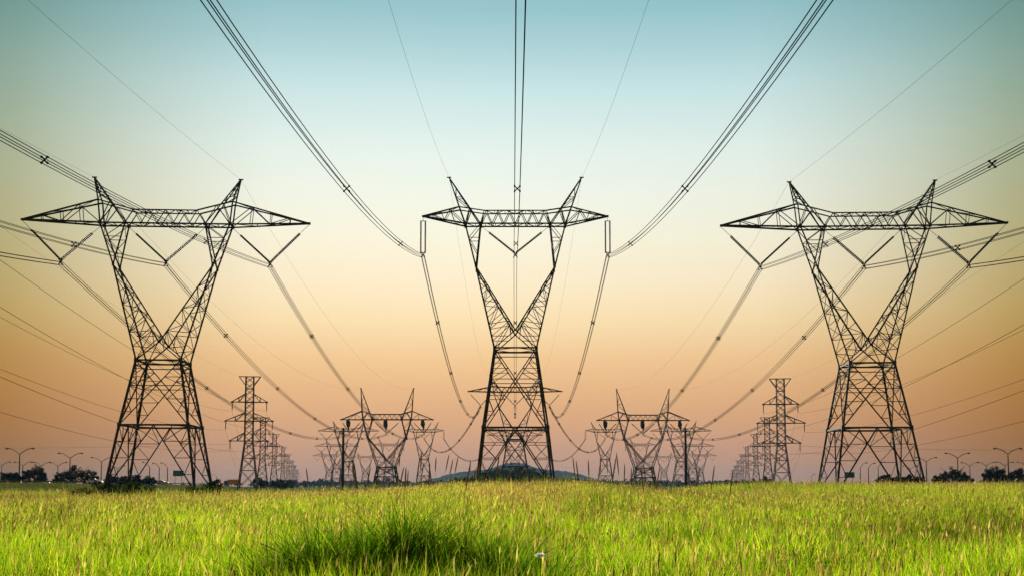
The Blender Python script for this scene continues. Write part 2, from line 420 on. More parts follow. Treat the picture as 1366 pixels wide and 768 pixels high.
    for sx in (-1, 1):
        for za, zb_ in ((az_, tz), (P['otz'], tz)):
            xo = ox if za == az_ else P['otx']
            a = divs((sx * xo, -ah, za), (sx * tx, -.15, zb_), 3); b = divs((sx * xo, ah, za), (sx * tx, .15, zb_), 3); zig(q, a, b, SB * .8, 0, za == az_)
        for x_ in (ox, ix):
            for sy in (-1, 1): q.box((sx * x_, sy * ah, az_), (CH * 2.2, CH, CH * 2.4))
    for sx in (-1, 1): q.box((sx * tx, 0, tz), (CH * 1.6, 0.5, CH * 1.4))
    q.build('crossarm', m, root)
    # insulators
    vz = P['vz']; ph = P['phase']; root['phases'] = [-ph, 0.0, ph]; root['vz'] = vz
    sets = [(-ix, ix, 0.0)]
    if P['style'] == 'V': sets += [(-tx, -ox, -ph), (ox, tx, ph)]
    rr = 0.155 * (1 if wt == 1 else 1.4); ring = 24 if detail >= 1 else 8
    for x0, x1, xb in sets:
        for xs_ in (x0, x1):
            q = MB(); zt = (tz if abs(xs_) == tx else az_) - 0.15
            insulator(q, (xs_, 0, zt), (xb, 0, vz + 0.25), rr, 0.25, 0.28, ring); o = q.build('insulator_string', M['insul'], root)
        q = MB(); yoke(q, (xb, 0, vz), 0.46 * wt ** 1.6); q.build('yoke_plate', m, root)
    if P['style'] == 'I':
        for sx in (-1, 1):
            q = MB(); a = Vector((sx * tx, 0, tz - .2)); b = Vector((sx * ph, 0, vz + .3))
            insulator(q, a, b, rr * 1.0, 0.10, 0.36, 30 if detail >= 1 else 8, (1, 0, 0)); q.build('insulator_string', M['insul'], root)
            q = MB(); yoke(q, (sx * ph, 0, vz), 0.42 * wt); q.build('yoke_plate', m, root)
    return root

PA = dict(base=6.25, ring=(4.80, 9.4), waist=(3.15, 18.8), crotch=21.5, knee=(7.15, 32.9), outer=9.4, inner=5.8, az=39.2, ah=1.15,
          otx=9.75, otz=42.6, flat=4.6, tcz=41.2, tip=(20.9, 39.7), peak=(10.7, 46.2), vz=33.5, phase=15.2, style='V', webs=5)
PB = dict(base=6.1, ring=(5.05, 9.5), waist=(3.3, 22.1), crotch=25.0, knee=(6.3, 35.3), outer=8.05, inner=5.6, az=42.4, ah=1.15,
          otx=9.0, otz=45.1, flat=5.0, tcz=44.5, tip=(14.9, 43.8), peak=(10.75, 50.2), vz=37.5, phase=14.9, style='I', webs=6)
PC = dict(lace=.62, base=5.1, ring=(4.3, 4.4), waist=(3.6, 8.3), crotch=11.3, knee=(8.0, 20.8), outer=10.0, inner=6.1, az=28.1, ah=1.3,
          otx=10.4, otz=31.6, flat=5.8, tcz=30.3, tip=(19.2, 28.1), peak=(11.0, 41.2), vz=22.2, phase=15.5, style='V', webs=6)
PD = dict(PA); PD.update(base=6.3, ring=(5.3, 9.5), waist=(3.4, 21.5), crotch=25, knee=(7.3, 36), outer=9.6, az=42.5, otz=45.0, tcz=44.6, tip=(20.8, 42.8), peak=(11.2, 50), vz=36.3)

def place(root, px, d, rz=0.0, dz=0.0, name=None):
    x = X_at(px, d); root.location = (x, d, Hf(x, d) * 0 + dz); root.rotation_euler = (0, 0, rz); return root

D1, D0, D2, D3 = 165.0, 180.0, 470.0, 500.0
pyA = make_pylon(PA, 'wide-armed pylon standing left of the central one, three V insulators under its arms')
place(pyA, 218.3, D1, R(3.6), 0.8)
pyR = copy_tree(pyA); pyR['label'] = 'wide-armed pylon standing right of the central one, rising from bright grass crest'
place(pyR, 1155.5, D1, R(-2.6), 0.4)
pyB = make_pylon(PB, 'central narrow-armed pylon with straight hanging insulators and a hill behind its legs')
place(pyB, 687.5, D0, 0, 1.1)
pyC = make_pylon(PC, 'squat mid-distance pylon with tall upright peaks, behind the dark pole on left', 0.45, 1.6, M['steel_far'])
place(pyC, 517, D2, 0, 1.0)
for x_ in (-15.5, 0.0, 15.5):                        # dark hanging drums under the arm of the squat pylons
    q = MB(); n = 9
    pr = [(28.2, .25), (27.7, .85), (27.2, 1.0), (26.6, 1.15), (26.0, 1.2), (25.4, 1.0), (24.9, .75), (24.3, .35), (23.4, .18), (22.6, .14)]
    q.tube([(x_ - .55 + .5 * (28.2 - z) / 5.6 + RS.uniform(-.12, .12), -1.6, z) for z, r_ in pr], [r_ * RS.uniform(.65, .9) for z, r_ in pr], 9); q.build('hanging_weight', M['insul'], pyC)
pyC2 = copy_tree(pyC); pyC2['label'] = 'squat mid-distance pylon with tall upright peaks, behind the dark pole on right'
place(pyC2, 857, D2, 0, 0.7)
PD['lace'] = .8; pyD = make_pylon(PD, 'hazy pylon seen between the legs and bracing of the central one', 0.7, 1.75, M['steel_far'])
place(pyD, 687, D3, 0, 0.6)
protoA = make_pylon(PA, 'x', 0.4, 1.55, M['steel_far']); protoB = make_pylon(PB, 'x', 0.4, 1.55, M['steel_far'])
far = {}
FAR = [('B', 566.5, 860, 'faint pylon with one straight insulator, between squat left pylon and central one'),
       ('A', 466, 783, 'distant wide-armed pylon directly behind the dark pole on the left'),
       ('A', 451, 1080, 'small faded wide-armed pylon just left of the dark pole on left'),
       ('A', 441, 1420, 'very faded tiny pylon, farthest left of the far pylons beside the left dark pole'),
       ('B', 520, 1150, 'small hazy pylon seen through the V of the squat left pylon'),
       ('A', 489, 1500, 'tiny hazy pylon between the left dark pole and squat left pylon')]
first = {'A': True, 'B': True}
for t, px, d, lb in FAR:
    for side in (0, 1):
        pr = protoA if t == 'A' else protoB
        o = pr if first[t] else copy_tree(pr); first[t] = False
        o['label'] = lb if side == 0 else lb.replace('left of', 'RIGHTOF').replace('left', 'right').replace('RIGHTOF', 'right of')
        place(o, px if side == 0 else 1373 - px, d, R(2 if side == 0 else -2), 0.0); far[(t, px, side)] = o
pyE = copy_tree(protoA); pyE['label'] = 'faintest pylon on the centre line, seen low between the central legs before the wood'
place(pyE, 687, 850, 0, 0)

# ------------------------------------------------------------------ slim double-circuit towers
def make_tower():
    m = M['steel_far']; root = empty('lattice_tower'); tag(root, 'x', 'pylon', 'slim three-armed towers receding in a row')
    LEG, CH, SB = .36, .26, .17; top = 41.0; zf = 16.5; bw, uw = 3.5, 1.5
    cor = ((-1, -1), (1, -1), (1, 1), (-1, 1))
    for sx, sy in cor:
        q = MB(); q.bar((sx * bw, sy * bw, -1), (sx * uw, sy * uw, zf), LEG); q.bar((sx * uw, sy * uw, zf), (sx * uw * .93, sy * uw * .93, top), LEG * .9); q.build('leg', m, root)
    br = MB(); wd = lambda z: (bw + (uw - bw) * z / zf) if z < zf else uw
    zs = [0, 6.5, 11, 14, 16.5, 19, 21.5, 24, 26.5, 29, 31.5, 34, 36.5, 38.7, top]
    for k in range(4):
        a = cor[k]; b = cor[(k + 1) % 4]
        for i in range(len(zs) - 1):
            w0, w1 = wd(zs[i]), wd(zs[i + 1])
            br.bar((a[0] * w0, a[1] * w0, zs[i]), (b[0] * w1, b[1] * w1, zs[i + 1]), SB); br.bar((b[0] * w0, b[1] * w0, zs[i]), (a[0] * w1, a[1] * w1, zs[i + 1]), SB)
            if i in (1, 2, 4, 7, 10, 12): br.bar((a[0] * w0, a[1] * w0, zs[i]), (b[0] * w0, b[1] * w0, zs[i]), SB * 1.2)
    br.build('body_bracing', m, root)
    q = MB()
    for sy in (-1, 1):
        q.bar((-3.9, sy * .4, top), (3.9, sy * .4, top), CH)
        for sx in (-1, 1): q.bar((sx * 3.9, sy * .4, top), (sx * uw, sy * uw, top - 3.2), CH * .8)
    q.build('top_bar', m, root)
    for z, w_ in ((31.6, 6.2), (24.6, 8.4), (17.3, 6.7)):
        q = MB()
        for sx in (-1, 1):
            for sy in (-1, 1):
                q.bar((sx * uw, sy * uw, z), (sx * w_, sy * .2, z), CH); q.bar((sx * uw, sy * uw, z + 3.0), (sx * w_, sy * .2, z + .2), CH * .85)
                q.bar((sx * (uw + w_) / 2, sy * .85, z), (sx * (uw + w_) / 2, sy * .85, z + 1.6), SB)
                q.bar((sx * uw, sy * uw, z + 3.0), (sx * (uw + w_) / 2, sy * .85, z), SB)
            q.bar((sx * w_ - .5 * sx, 0, z), (sx * w_ + .5 * sx, 0, z), .5)
        for sy in (-1, 1): q.bar((-uw, sy * uw, z), (uw, sy * uw, z), CH)
        q.bar((0, -uw, z), (0, uw, z), SB)
        q.build('crossarm', m, root)
        for sx in (-1, 1):
            q = MB(); insulator(q, (sx * w_, 0, z - .2), (sx * w_, 0, z - 3.2), .2, .05, .25, 7); q.build('insulator_string', M['insul'], root)
    return root
tw = make_tower()
ROW = [(334, 145), (352.5, 92.5), (368, 70), (379.6, 53), (386.5, 43), (392, 34.5), (395.5, 28), (399, 22)]
TOWERS = {0: [], 1: []}
where = ['nearest and tallest slim tower with three crossarms, {s} row', 'second slim tower, close behind the tallest of {s} row', 'third slim tower, standing over the bushes of {s} row',
         'pale fourth slim tower in the receding {s} row', 'pale fifth slim tower, about half as tall as the second in {s} row', 'faint sixth slim tower in the receding {s} row', 'very faint slim tower next to last in {s} row', 'faintest smallest slim tower at the far end of {s} row']
for side in (0, 1):
    for i, (px, h) in enumerate(ROW):
        o = tw if (side == 0 and i == 0) else copy_tree(tw)
        d = 40.2 * F / h; p = px if side == 0 else 1374 - px
        x = X_at(p, d); o.location = (x, d, (0.8 if side == 0 else 0.0) if i == 0 else 0.0); o.rotation_euler = (0, 0, R(8 if side == 0 else -8))
        o['label'] = where[i].format(s='left' if side == 0 else 'right'); o['group'] = 'slim towers of the %s row' % ('left' if side == 0 else 'right')
        TOWERS[side].append(o)

# ------------------------------------------------------------------ conductors
def span_pt(A, B, S, u): return Vector((A[0] + (B[0] - A[0]) * u, A[1] + (B[1] - A[1]) * u, A[2] + (B[2] - A[2]) * u - 4 * S * u * (1 - u)))
WCOUNT = [0]
def bundle(A, B, S, label, r=0.028, gap=0.23, n=44, group='four-wire conductor bundles', spacers=(36, 82, 130, 178, 226, 274), name='conductor_bundle', sp=1.0):
    root = empty(name, A); tag(root, label, 'power line', group)
    A0 = Vector(A)
    for ox, oz in ((-gap, -gap), (gap, -gap), (gap, gap), (-gap, gap)):
        q = MB(); q.tube([span_pt(A, B, S, i / n) - A0 + Vector((ox, 0, oz)) for i in range(n + 1)], r, 5); q.build('wire', M['wire'], root)
    L = (Vector(B) - A0).length
    for s in spacers:
        if s > L - 20: break
        p = span_pt(A, B, S, s / L) - A0; q = MB()
        for a in (1, -1):
            q.bar(p + Vector((-gap * 1.25, 0, -a * gap * 1.25)), p + Vector((gap * 1.25, 0, a * gap * 1.25)), 0.085 * sp)
        for ox in (-gap, gap):
            for oz in (-gap, gap): q.box(tuple(p + Vector((ox, 0, oz))), (0.13 * sp, 0.26 * sp, 0.13 * sp))
        q.build('spacer', M['wire'], root)
    return root
def single(A, B, S, label, r=0.016, n=44, group='thin earth wires', name='earth_wire', cat='wire'):
    A0 = Vector(A); q = MB(); q.tube([span_pt(A, B, S, i / n) - A0 for i in range(n + 1)], r, 5)
    o = q.build(name, M['wire']); o.location = A; return tag(o, label, cat, group)

def wp(root, x, z):
    a = root.rotation_euler[2]; return (root.location.x + x * math.cos(a), root.location.y + x * math.sin(a), root.location.z + z)
SD = {0: 'left', 1: 'right'}
for side, near, nxt in ((0, pyA, pyC), (1, pyR, pyC2)):
    s = SD[side]
    for j, k in enumerate((-1, 0, 1)):
        which = {-1: 'left', 0: 'middle', 1: 'right'}[k]
        A = wp(near, k * PA['phase'], PA['vz'] - .25); B = wp(nxt, k * PC['phase'], PC['vz'])
        bundle(A, B, 10.6, 'bundle sagging away from the %s V insulators of the %s wide-armed pylon' % (which, s), r=0.042, sp=1.7, group='bundles from the side pylons to the squat pylons')
        Bk = (A[0] + (0.5 if side == 0 else -.5), A[1] - 330, A[2] + 1)
        bundle(A, Bk, 10.7 if k == (1 if side == 0 else -1) else 12.2, 'bundle rising overhead from the %s V insulators of the %s wide-armed pylon' % (which, s), r=0.034, group='bundles overhead from the side pylons', spacers=(35, 81, 128, 176))
    for k in (-1, 1):
        which = 'left' if k < 0 else 'right'
        A = wp(near, k * PA['peak'][0], PA['peak'][1]); B = wp(nxt, k * PC['peak'][0], PC['peak'][1])
        single(A, B, 9.5, 'thin earth wire sagging away from the %s peak of the %s wide-armed pylon' % (which, s), 0.014)
        single(A, (A[0], A[1] - 330, A[2] + 1), 7.6, 'thin earth wire rising overhead from the %s peak of the %s wide-armed pylon' % (which, s), 0.012)
for k in (-1, 0, 1):
    which = {-1: 'left straight insulator', 0: 'middle V insulator', 1: 'right straight insulator'}[k]
    A = wp(pyB, k * PB['phase'], PB['vz'] - .2); B = wp(pyD, k * PD['phase'], PD['vz'])
    bundle(A, B, 13.5, 'four-wire bundle sagging away from the %s of the central pylon' % which, r=0.042, sp=1.7, group='bundles from the central pylon to the one behind')
    bundle(A, (A[0] + {-1: -.3, 0: -.3, 1: -1.3}[k], A[1] - 320, A[2]), 14.4, 'four-wire bundle climbing overhead from the %s of the central pylon' % which, r=0.034, group='bundles overhead from the central pylon', spacers=(36, 83, 130, 176, 222))
for k in (-1, 1):
    which = 'left' if k < 0 else 'right'
    A = wp(pyB, k * PB['peak'][0], PB['peak'][1]); B = wp(pyD, k * PD['peak'][0], PD['peak'][1])
    single(A, B, 9.0, 'thin earth wire sagging away from the %s peak of the central pylon' % which, 0.013)
    single(A, (A[0], A[1] - 320, A[2]), 12.2, 'thin earth wire climbing overhead from the %s peak of the central pylon' % which, 0.012)
# spans farther back
for side in (0, 1):
    s = SD[side]; k = -1 if side == 0 else 1
    E = far[('B', 566.5, side)]; G = far[('A', 466, side)]
    bundle(wp(pyD, k * PD['phase'], PD['vz']), wp(E, 0, PB['vz']), 15, 'distant sagging bundle from the hazy central pylon to the faint pylon on its %s' % s, r=.075, gap=.25, group='distant sagging bundles', spacers=(40, 95, 150, 205, 260), sp=3)
    bundle(wp(E, -k * PB['phase'], PB['vz']), wp(pyE, k * 15, PA['vz']), 15, 'distant sagging bundle from the faint %s pylon to the faintest pylon on centre line' % s, r=.08, gap=.25, group='distant sagging bundles', spacers=(60, 120, 180), sp=3)
    T = TOWERS[side]
    for zi, (z, w_) in enumerate(((28.2, 6.2), (21.2, 8.4), (13.9, 6.7))):
        lv = ('top', 'middle', 'lowest')[zi]
        for e in (-1, 1):
            sd2 = 'left' if e < 0 else 'right'
            A = wp(T[0], e * w_, z); dx = 35.0 if side == 0 else -35.0
            B = (A[0] + dx, A[1] - 350, A[2] + 4.5)
            single(A, B, 5.6, 'wire from frame edge to %s end of %s arm, tallest slim tower, %s row' % (sd2, lv, s), 0.030, group='wires reaching the slim %s towers' % s, name='power_wire')
            B = wp(T[1], e * w_, z)
            single(A, B, 7.5, 'faint wire between first two slim towers, %s end of %s arms, %s row' % (sd2, lv, s), 0.03, 20, group='wires between the slim %s towers' % s, name='power_wire')
    A = wp(T[0], -k * -3.9, 41); single(A, (A[0] + (33 if side == 0 else -33), A[1] - 350, A[2] + 3), 4.0, 'faintest high wire from frame edge to top bar, tallest slim tower, %s row' % s, 0.014, group='wires reaching the slim %s towers' % s, name='power_wire')
    A = wp(T[0], k * 6.7, 16.2); single(A, (A[0] + k * 190, A[1] - 30, A[2] + 0.5), 2.2, 'faint level wire crossing behind the %s wide-armed pylon above the street lamps' % s, 0.03, 30, group='wires reaching the slim %s towers' % s, name='power_wire')

# ------------------------------------------------------------------ dark poles beside the squat pylons
def make_pole():
    root = empty('utility_pole'); tag(root, 'thick dark pole standing before the squat pylon on the left', 'pole', 'thick dark poles')
    q = MB(); q.tube([(0, 0, -1), (0, 0, 10), (0, 0, 21.6)], [.5, .46, .40], 10); q.build('pole', M['timber'], root, True)
    q = MB(); q.tube([(0, 0, 21.6), (0, 0, 21.9), (0, 0, 22.2)], [.36, .36, .12], 10)
    q.bar((-.9, 0, 21.0), (.9, 0, 21.0), .22); q.build('pole_cap', M['timber'], root)
    return root
p1 = make_pole(); x = X_at(459.3, 400); p1.location = (x, 400, 0)
p2 = copy_tree(p1); p2['label'] = 'thick dark pole standing before the squat pylon on the right'; p2.location = (X_at(913, 400), 400, 0)

# ------------------------------------------------------------------ street lamps
def make_lamp(double, Hh, spread, fork):
    root = empty('street_lamp'); q = MB(); q.tube([(0, 0, -.5), (0, 0, fork * .5), (0, 0, fork)], [.24, .20, .16], 8); q.build('pole', M['lamp_metal'], root, True)
    for sx in ((-1, 1) if double else (-1,)):
        q = MB(); pts = []
        for i in range(9):
            t = i / 8; pts.append((sx * spread * t, 0, fork + (Hh - fork) * math.sin(t * math.pi / 2 * 1.06)))
        q.tube(pts, [.13 - .03 * i / 8 for i in range(9)], 6); a = q.build('arm', M['lamp_metal'], root, True)
        e = pts[-1]; q = MB()
        q.tube([(e[0] - sx * .35, 0, e[2] + .02), (e[0] - sx * .1, 0, e[2]), (e[0] + sx * .35, 0, e[2] - .03), (e[0] + sx * .6, 0, e[2] - .04)], [.12, .24, .26, .12], 8)
        q.build('lamp_head', M['lamp_metal'], a, True)
    return root
LT = make_lamp(True, 10.6, 3.85, 8.9); LU = make_lamp(True, 9.6, 3.4, 8.0); LS = make_lamp(False, 9.8, 2.6, 7.6)
# (proto, head px, lamp top row, height, label)
LAMPS = [(LT, 25, 598, 10.6, 'tallest twin-arm street lamp, outermost at the {s} edge'),
         (LT, 92.5, 604.3, 10.6, 'second tallest twin-arm street lamp, beside the broad {s} tree'),
         (LT, 134.5, 610, 10.6, 'third twin-arm street lamp, just outside the {s} wide-armed pylon'),
         (LU, 1.5, 616, 9.6, 'low twin-arm street lamp cut by the {s} frame edge'),
         (LU, 29.5, 616, 9.6, 'low twin-arm street lamp just beside the tallest {s} lamp'),
         (LU, 54.5, 616.2, 9.6, 'low twin-arm street lamp in front of the round {s} tree'),
         (LU, 76.5, 616.6, 9.6, 'low twin-arm street lamp in the gap between round and broad {s} trees'),
         (LU, 156, 621, 9.6, 'far twin-arm street lamp behind the outer leg of the {s} pylon'),
         (LS, 199, 616, 9.8, 'single-arm street lamp behind the middle of the {s} pylon base'),
         (LS, 212, 617.5, 9.8, 'single-arm street lamp, outer one of the pair by the green {s} sign'),
         (LS, 223, 617, 9.8, 'single-arm street lamp, inner one of the pair by the green {s} sign'),
         (LS, 288.5, 632, 9.8, 'tiny single-arm street lamp beyond the {s} pylon toward the slim towers')]
used = set()
for pr, px, ty, hh, lb in LAMPS:
    for side in (0, 1):
        o = pr if id(pr) not in used else copy_tree(pr); used.add(id(pr))
        zg = 2.1 if px < 260 else 1.0
        d = (hh + zg - CZ) * F / (HY - ty)
        x = X_g(px if side == 0 else 1371 - px, d); o.location = (x, d, zg); o.rotation_euler = (0, 0, R(-4 if side == 0 else 184) if pr is not LS else (R(10) if side == 0 else R(170)))
        tag(o, lb.format(s=SD[side]), 'street lamp', 'street lamps along the %s road' % SD[side])

# ------------------------------------------------------------------ roads
def road(side):
    s = -1 if side == 0 else 1; V = []; fs = []; ys = list(range(240, 780, 15))
    for y in ys:
        for u in (128, 176):
            x = s * (u + 0.14 * max(-60, y - 300)); V.append((x, y, max(Hf(x, y), Hf(s * (abs(x) + 8), y)) + 0.03))
    fs = [(2 * i, 2 * i + 1, 2 * i + 3, 2 * i + 2) if s > 0 else (2 * i + 1, 2 * i, 2 * i + 2, 2 * i + 3) for i in range(len(ys) - 1)]
    q = MB(); q.add(V, fs); o = q.build('road', M['asphalt']); o['kind'] = 'structure'
    if side == 1: return
    g = empty('guard_rail'); tag(g, 'low grey guard rail running along the left highway', 'guard rail')
    q = MB(); pts = []
    for y in ys: x = s * (124 + 0.14 * max(-60, y - 300)); pts.append((x, y, Hf(x, y) + .72))
    for a, b in zip(pts[:-1], pts[1:]): q.bar(a, b, .08, .32)
    q.build('rail', M['lamp_metal'], g); q = MB()
    for a in pts: q.box((a[0], a[1], a[2] - .35), (.12, .12, .8))
    q.build('posts', M['lamp_metal'], g)
road(0); road(1)

# ------------------------------------------------------------------ vehicles
def make_car(paint):
    root = empty('car'); q = MB()
    prof = [(-2.15, .35), (-2.2, .75), (-2.05, .95), (-1.2, 1.02), (1.35, 1.0), (2.05, .9), (2.2, .6), (2.15, .35)]
    def ext(mb, pr, w0, w1=None):
        n = len(pr); w1 = w1 or [w0] * n; vs = [(x_, -w1[i], z_) for i, (x_, z_) in enumerate(pr)] + [(x_, w1[i], z_) for i, (x_, z_) in enumerate(pr)]
        mb.add(vs, [(i, (i + 1) % n, n + (i + 1) % n, n + i) for i in range(n)] + [tuple(range(n - 1, -1, -1)), tuple(range(n, 2 * n))])
    ext(q, prof, .88); q.build('body', paint, root)
    q = MB(); ext(q, [(-1.75, 1.0), (-1.15, 1.40), (.25, 1.42), (1.05, 1.0)], .8, [.82, .66, .66, .82]); q.build('windows', M['glass'], root)
    q = MB(); ext(q, [(-1.2, 1.40), (-1.05, 1.47), (.15, 1.48), (.3, 1.42)], .66, [.67, .62, .62, .67]); q.build('roof', paint, root)
    for sx in (-1.35, 1.35):
        for sy in (-.82, .82):
            q = MB(); q.tube([(sx, sy - .1, .32), (sx, sy + .1, .32)], .32, 12); q.build('wheel', M['rubber'], root)
    for sy in (-.62, .62):
        q = MB(); q.box((2.19, sy, .68), (.1, .3, .16)); q.build('headlight', M['head_lamp'], root)
        q = MB(); q.box((-2.2, sy, .8), (.08, .28, .16)); q.build('tail_light', M['tail_lamp'], root)
    return root
def make_truck():
    root = empty('truck'); q = MB(); q.box((3.4, 0, 1.65), (1.9, 2.3, 2.2)); q.box((3.0, 0, 2.85), (1.2, 2.2, .25)); q.build('cab', M['dark_paint'], root)
    q = MB(); q.box((4.36, 0, 2.1), (.06, 2.0, .9)); q.build('windscreen', M['glass'], root)
    q = MB(); q.box((-.9, 0, 2.1), (6.4, 2.4, 2.7)); q.box((-.9, 0, 3.5), (6.5, 2.45, .12)); q.build('cargo_box', M['orange_paint'], root)
    for x_ in (-3.2, -2.0, 3.2):
        for sy in (-1.0, 1.0): q = MB(); q.tube([(x_, sy - .15, .5), (x_, sy + .15, .5)], .5, 12); q.build('wheel', M['rubber'], root)
    for sy in (-.8, .8): q = MB(); q.box((4.38, sy, .9), (.08, .4, .3)); q.build('headlight', M['head_lamp'], root)
    for x_ in (-3.4, -1.2, 1.4): q = MB(); q.box((x_, -1.24, 3.2), (.6, .08, .3)); q.build('side_lamp', M['amber_lamp'], root)
    return root
def park(o, px, d, rz, label, cat):
    x = X_g(px, d); o.location = (x, d, 2.2 if d < 520 else Hf(x, d) + 0.4); o.rotation_euler = (0, 0, rz); tag(o, label, cat, 'vehicles on the highway'); return o
cw = make_car(M['white_paint']); cs = make_car(M['silver_paint']); cr = make_car(M['red_paint'])
park(cw, 57, 400, R(20), 'white car below the low lamp before the round left tree', 'car')
park(copy_tree(cw), 126, 330, R(12), 'white car partly behind bushes at the outer leg of left pylon', 'car')
park(copy_tree(cw), 165, 390, R(15), 'white car seen through the left pylon, outer half of its base', 'car')
park(copy_tree(cw), 19.5, 390, R(20), 'white car behind the tallest left lamp post', 'car')
park(cr, 187, 380, R(190), 'red car seen through the left pylon, middle of its base', 'car')
park(cs, 216, 420, R(15), 'silver car below the street lamps beside green left sign', 'car')
park(copy_tree(cr), 297, 640, R(100), 'red car with lit tail lamps left of the orange truck', 'car')
park(copy_tree(cs), 291, 620, R(-75), 'silver car with lit headlights, outermost of the traffic before the tall slim left tower', 'car')
tk = make_truck(); park(tk, 309, 650, R(200), 'truck with an orange lit box and dark cab by the slim left tower', 'truck')
park(copy_tree(cw), 1309, 400, R(160), 'white car beside the round right tree', 'car')

# ------------------------------------------------------------------ signs
def make_green():
    root = empty('road_sign'); q = MB(); q.box((0, 0, 5.2), (4.6, .12, 2.5)); q.build('panel', M['green_sign'], root)
    q = MB()
    for z in (3.98, 6.42): q.box((0, -.08, z), (4.6, .05, .07))
    for x_ in (-2.27, 2.27): q.box((x_, -.08, 5.2), (.06, .05, 2.4))
    q.build('border', M['sign_edge'], root)
    for x_ in (-1.4, 1.4): q = MB(); q.box((x_, .16, 2.8), (.16, .16, 6.6)); q.build('post', M['lamp_metal'], root)
    return root
gs = make_green(); tag(gs, 'dark green road sign seen through the legs of the left pylon', 'road sign', 'green road signs'); gs.location = (X_g(237.5, 500), 500, 2.0); gs.rotation_euler = (0, 0, R(5))
g2 = copy_tree(gs); g2['label'] = 'dark green road sign seen through the legs of the right pylon'; g2.location = (X_g(1133.5, 500), 500, 1.3)
def make_yellow():
    root = empty('warning_sign'); q = MB(); s = .62
    vs = [(x_, y_, 1.9 + z_) for y_ in (-.03, .03) for x_, z_ in ((-s, -s * .75), (s, -s * .75), (.08, s), (-.08, s))]
    q.add(vs, [(0, 1, 2, 3), (7, 6, 5, 4), (0, 4, 5, 1), (1, 5, 6, 2), (2, 6, 7, 3), (3, 7, 4, 0)]); q.build('panel', M['yellow_sign'], root)
    q = MB(); q.box((0, .08, .9), (.08, .08, 2.2)); q.build('post', M['lamp_metal'], root); return root
ys1 = make_yellow(); tag(ys1, 'small yellow triangular warning sign near the middle of left pylon base', 'road sign', 'yellow warning signs'); ys1.location = (X_g(222, 280), 280, Z_at(645.5, 280) - 1.9)
ys2 = copy_tree(ys1); ys2['label'] = 'small yellow triangular warning sign near the inner leg of left pylon'; ys2.location = (X_g(253, 300), 300, Z_at(647, 300) - 1.9)

# ------------------------------------------------------------------ trees and shrubs
def leaf_cloud(cent, rad, n, size, clumps, rs, flat=0.0):
    """leaf quads in clumps through an ellipsoid"""
    cc = rs.normal(size=(clumps, 3)); cc /= np.linalg.norm(cc, axis=1)[:, None]; cc *= (rs.rand(clumps, 1) ** 0.45) * 0.86
    cr_ = 0.16 + 0.20 * rs.rand(clumps)
    k = rs.randint(0, clumps, n); v = rs.normal(size=(n, 3)); v /= np.linalg.norm(v, axis=1)[:, None]; v *= rs.rand(n, 1) ** 0.4
    P = cc[k] + v * cr_[k][:, None]
    P = P * np.array(rad) + np.array(cent)
    return leaf_quads(P, size, rs)
def leaf_quads(P, size, rs):
    n = len(P)
    a = rs.normal(size=(n, 3)); a /= np.linalg.norm(a, axis=1)[:, None]; b = np.cross(a, rs.normal(size=(n, 3))); b /= np.linalg.norm(b, axis=1)[:, None]
    s = size * (0.6 + 0.8 * rs.rand(n, 1)); a = a * s; b = b * s * 0.55
    V = np.stack([P - a, P - b, P + a, P + b], 1).reshape(-1, 3); Q = np.arange(4 * n).reshape(-1, 4)
    return V, Q
def tree(name, px, d, w, h, z0, label, group, n=2600, size=.26, clumps=34, mt='tree_leaf', seed=1, lobes=None, trunk=True, cat='tree'):
    rs = np.random.RandomState(seed); x = X_g(px, d); root = empty(name, (x, d, z0)); tag(root, label, cat, group)
    Vs, Qs, off = [], [], 0
    lobes = lobes or [(0, 0, .56, .5, .46)]
    for (lx, ly, lz, rw_, rh) in lobes:
        V, Q = leaf_cloud((lx * w, ly * w, lz * h - .08 * h), (rw_ * w, rw_ * w * .8, rh * h), n // len(lobes), size, clumps, rs); Vs.append(V); Qs.append(Q + off); off += len(V)
    np_mesh('crown', np.concatenate(Vs), np.concatenate(Qs), M[mt], None, root)
    q = MB(); th = h * .45
    if trunk:
        q.tube([(0, 0, -.4), (.05 * w * .3, 0, th * .5), (0, 0, th)], [.05 * h, .035 * h, .02 * h], 8)
    for i in range(7 if trunk else 9):
        an = rs.rand() * 6.28; b = (math.cos(an) * w * .33, math.sin(an) * w * .3, h * (.6 + .3 * rs.rand())); a = (0, 0, th * (.4 + .5 * rs.rand()) if trunk else -.1)
        q.tube([a, lerp(a, b, .5), b], [.018 * h, .012 * h, .004 * h], 5)
    q.build('trunk' if trunk else 'stems', M['bark'], root)
    return root
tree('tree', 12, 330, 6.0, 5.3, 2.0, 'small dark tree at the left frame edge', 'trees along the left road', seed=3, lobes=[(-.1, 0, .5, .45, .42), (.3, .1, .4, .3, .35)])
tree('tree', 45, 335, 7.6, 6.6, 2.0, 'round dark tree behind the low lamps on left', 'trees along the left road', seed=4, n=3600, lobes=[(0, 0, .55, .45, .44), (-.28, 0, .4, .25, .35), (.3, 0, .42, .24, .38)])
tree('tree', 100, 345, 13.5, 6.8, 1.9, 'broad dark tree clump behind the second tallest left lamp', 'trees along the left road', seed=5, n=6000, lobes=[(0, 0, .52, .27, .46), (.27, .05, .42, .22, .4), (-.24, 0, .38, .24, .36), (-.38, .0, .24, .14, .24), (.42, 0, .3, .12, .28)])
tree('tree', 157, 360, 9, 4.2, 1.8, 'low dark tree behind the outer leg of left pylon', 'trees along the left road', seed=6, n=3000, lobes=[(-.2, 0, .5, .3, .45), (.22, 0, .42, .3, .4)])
tree('tree', 190, 370, 10, 3.9, 1.8, 'low dark tree behind the middle of left pylon base', 'trees along the left road', seed=7, n=3000, lobes=[(-.2, 0, .5, .3, .45), (.22, 0, .45, .3, .4)])
